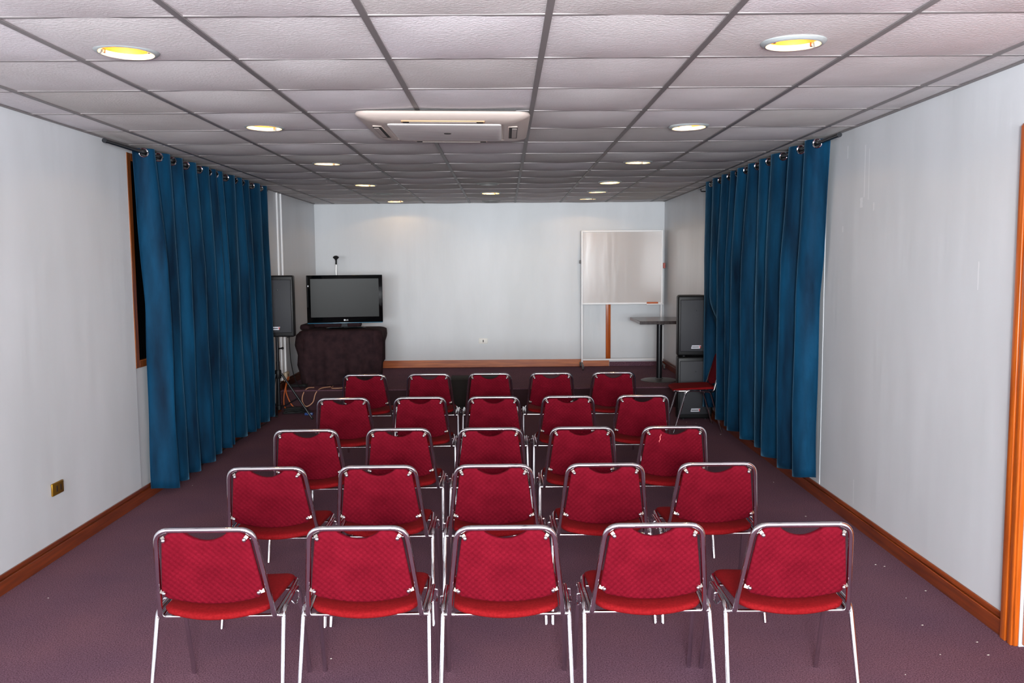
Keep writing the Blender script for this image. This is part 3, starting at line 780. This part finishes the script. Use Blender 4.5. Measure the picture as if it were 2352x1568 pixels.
# ------------------------------------------------------------------ whiteboard on its wheeled stand
wb = thing('whiteboard', 'white framed whiteboard on a wheeled stand against the back wall', 'whiteboard', (1.563, 11.58, HS))
bx, z0, z1 = .542, .856, 1.835
bm = B(); box(bm, (-bx+.015, -.008, z0+.02), (bx-.015, .008, z1-.015)); build('board', bm, whiteb, wb, smooth=False)
bm = B()
for lo, hi in (((-bx, -.014, z0), (-bx+.022, .014, z1)), ((bx-.022, -.014, z0), (bx, .014, z1)), ((-bx+.022, -.014, z1-.022), (bx-.022, .014, z1)), ((-bx+.022, -.016, z0), (bx-.022, .014, z0+.024))): box(bm, lo, hi, .003, 1)
build('frame', bm, whitepaint, wb)
bm = B(); box(bm, (bx-.22, -.06, z0-.006), (bx+.004, -.0165, z0+.008), .002, 1); build('pen_tray', bm, whitepaint, wb)
for s in (-1, 1):
    bm = B(); box(bm, (s*(bx-.013)-.011, .016, .055), (s*(bx-.013)+.011, .038, z1-.2), .002, 1); build('upright', bm, whitepaint, wb)
    bm = B(); tube(bm, fillet([(s*(bx-.013), .2, .06), (s*(bx-.013), .027, .075), (s*(bx-.005), -.2, .06)], .02, 4), .011, 8); ft = build('foot_bar', bm, greybase, wb)
    for yy in (-.19, .19):
        bm = B(); lathe(bm, [(0, -.011), (.022, -.011), (.026, -.006), (.026, .006), (.022, .011), (0, .011)], n=18, mtx=Matrix.Translation((s*(bx-.006), yy, .0265)) @ Matrix.Rotation(PI/2, 4, 'Y')); box(bm, (s*(bx-.006)-.013, yy-.01, .035), (s*(bx-.006)+.013, yy+.01, .065)); build('caster', bm, greybase, ft)
bm = B(); box(bm, (-bx+.024, .018, .105), (bx-.024, .034, .127), .002, 1); build('crossbar', bm, whitepaint, wb)
bm = B(); box(bm, (-bx-.022, -.01, 1.40), (-bx-.001, .012, 1.445), .003, 1); build('pivot_clamp', bm, greybase, wb)
bm = B(); box(bm, (bx+.001, -.012, 1.33), (bx+.034, .014, 1.40), .004, 1); k_ = build('pivot_knob', bm, redclip, wb); k_['label'] = 'red brown pivot knob'
bm = B(); box(bm, (1.563+bx-.215, 11.535, HS+z0+.0085), (1.563+bx-.065, 11.56, HS+z0+.03), .003, 1); o = build('board_eraser', bm, orange); tag(o, 'orange eraser lying on the whiteboard tray', 'eraser')

# ------------------------------------------------------------------ pedestal table
pt = thing('pedestal_table', 'dark rectangular pedestal table on the stage beside the stacked loudspeakers', 'table', (1.845, 10.34, HS))
bm = B(); box(bm, (-.285, -.33, .695), (.285, .46, .732), .003, 1); build('tabletop', bm, tabletop, pt)
bm = B(); tube(bm, [(0, 0, .015), (0, 0, .69)], .034, 20); build('post', bm, blackmetal, pt)
bm = B(); box(bm, (-.16, -.02, .68), (.16, .02, .695)); box(bm, (-.02, -.2, .68), (.02, .2, .695)); build('top_bracket', bm, blackmetal, pt)
bm = B(); lathe(bm, [(0, 0), (.215, 0), (.218, .006), (.2, .013), (.05, .022), (.045, .03), (0, .03)], n=44); build('base', bm, greybase, pt)

# ------------------------------------------------------------------ box in front of the stage
bx_ = thing('black_box', 'black box standing on the floor against the stage, seen between chairs', 'box', (-.335, 9.53, 0))
bm = B(); box(bm, (-.265, -.18, .1), (.265, .2, .392), .006, 2); build('body', bm, felt, bx_)
bm = B(); box(bm, (-.245, -.15, 0), (.245, .19, .1)); build('plinth', bm, rubber, bx_, smooth=False)
for s in (-1, 1):
    bm = B(); box(bm, (s*.265-.004, -.06, .25), (s*.265+.004, .06, .29), .003, 1); build('side_handle', bm, blackpl, bx_)

# ------------------------------------------------------------------ sockets, conduit, cables
t = thing('wall_socket', 'brass double socket plate low on the left wall', 'wall socket', (XL, 4.867, .392))
bm = B(); box(bm, (0, -.062, -.036), (.012, .062, .036), .005, 3); build('plate', bm, gold, t)
for yy in (-.016, .026):
    bm = B(); box(bm, (.0115, yy-.006, -.017), (.0128, yy+.006, .017), .0005, 1); build('socket_slot', bm, slotm, t)
t = thing('wall_socket', 'white socket plate on the back wall between television and whiteboard', 'wall socket', (-.294, YB, .59))
bm = B(); box(bm, (-.06, -.01, -.037), (.06, 0, .037), .004, 2); build('plate', bm, whiteplate, t)
bm = B(); box(bm, (-.006, -.0112, -.016), (.006, -.0095, .016)); build('socket_slot', bm, slotm, t, smooth=False)
for yy, lab in ((9.87, 'white cable conduit on the left wall, the one nearer the curtain'), (10.04, 'white cable conduit on the left wall, the one nearer the back wall')):
    bm = B(); box(bm, (XL+.001, yy-.011, HS+.1 if yy > YS else .1), (XL+.022, yy+.011, HC-.008), .003, 1); o = build('cable_conduit', bm, whitepaint); tag(o, lab, 'cable conduit', 'white conduits on the left wall')
t = thing('socket_box', 'beige surface socket box at the foot of the conduits', 'wall socket', (XL+.022, 9.955, .37))
bm = B(); box(bm, (.0, -.07, -.05), (.035, .07, .05), .006, 2); build('box_body', bm, beige, t)
bm = B(); box(bm, (.0345, -.012, -.03), (.037, .012, .03)); build('socket_slot', bm, slotm, t, smooth=False)
def cable(name, label, pts, r, m, grp='loose cables in the stage corner'):
    # smooth through the points (Catmull-Rom)
    P_ = [Vector(q) for q in pts]; out = []
    for i in range(len(P_)-1):
        a, b, c, d = P_[max(i-1, 0)], P_[i], P_[i+1], P_[min(i+2, len(P_)-1)]
        for k in range(8):
            s = k/8; out.append(.5*((2*b)+(c-a)*s+(2*a-5*b+4*c-d)*s*s+(3*b-a-3*c+d)*s**3))
    out.append(P_[-1]); bm = B(); tube(bm, out, r, 8); o = build(name, bm, m); tag(o, label, 'cable', grp); return o
cable('cable', 'thin black cable running from the raised loudspeaker to the stage corner', [(-2.33, 9.40, .95), (-2.35, 9.48, .80), (-2.37, 9.62, .55), (-2.36, 9.74, .36), (-2.33, 9.86, .24), (-2.30, 9.95, .238)], .0045, rubber)
cable('cable', 'beige cable looped over the stage edge below the dark cloth', [(-2.02, 10.0, .238), (-2.1, 9.86, .24), (-2.14, 9.76, .20), (-2.17, 9.73, .10), (-2.24, 9.70, .06), (-2.29, 9.74, .12), (-2.28, 9.77, .2), (-2.25, 9.85, .245), (-2.2, 9.95, .238)], .006, cable_beige)
cable('cable', 'pale cable curving out from under the dark cloth onto the stage', [(-1.75, 10.05, .238), (-1.85, 9.9, .239), (-1.94, 9.86, .239), (-1.99, 9.90, .239), (-2.0, 10.05, .238)], .005, cable_beige)
cable('cable', 'orange cable bundle hanging from the beige socket box', [(-2.49, 9.93, .36), (-2.47, 9.75, .30), (-2.49, 9.72, .16), (-2.47, 9.68, .05), (-2.38, 9.66, .012), (-2.35, 9.71, .014), (-2.42, 9.72, .1), (-2.47, 9.74, .24), (-2.49, 9.96, .36)], .007, cable_orange)
cable('cable', 'tangled black cable heaped on the floor beside the tripod stand', [(-2.45, 9.52, .012)]+[(-2.33+.13*math.cos(q*1.9), 9.60+.075*math.sin(q*2.3), .015+.011*(q % 5)) for q in range(22)]+[(-2.16, 9.62, .012)], .007, rubber)
cable('cable', 'black cable heap on the stage in the left corner', [(-2.42+.13*math.cos(q*2.1), 9.97+.09*math.sin(q*1.7), HS+.011+.009*(q % 4)) for q in range(18)], .007, rubber)
cable('cable', 'thin black cable along the foot of the left baseboard', [(XL+.03, 6.4, .006), (XL+.036, 7.1, .006), (XL+.03, 7.9, .006), (XL+.05, 8.6, .006), (XL+.06, 9.0, .006)], .005, rubber)
bm = B(); box(bm, (-2.20, 9.44, .002), (-2.11, 9.49, .03), .006, 2); o = build('plug_adapter', bm, bluepl); tag(o, 'blue plug adapter on the floor by the cable heap', 'plug adapter')
# lint on the carpet
bm = B(); rl = random.Random(5)
for k in range(60):
    x, y = rl.uniform(-2.4, 2.05), rl.uniform(3.3, 9.0)
    if k < 12: x, y = rl.uniform(1.75, 2.1), rl.uniform(3.4, 4.6)
    s = rl.uniform(.003, .008); a = rl.uniform(0, 6)
    q = [bm.verts.new((x+s*math.cos(a+e), y+s*math.sin(a+e)*.6, .003)) for e in (0, 2, 4)]; tpv = bm.verts.new((x, y, .006))
    bm.faces.new(q)
    for e in range(3): bm.faces.new((q[e], q[(e+1) % 3], tpv))
o = build('lint', bm, lint, smooth=False); tag(o, 'scattered pale lint specks on the purple carpet', 'lint', kind='stuff')
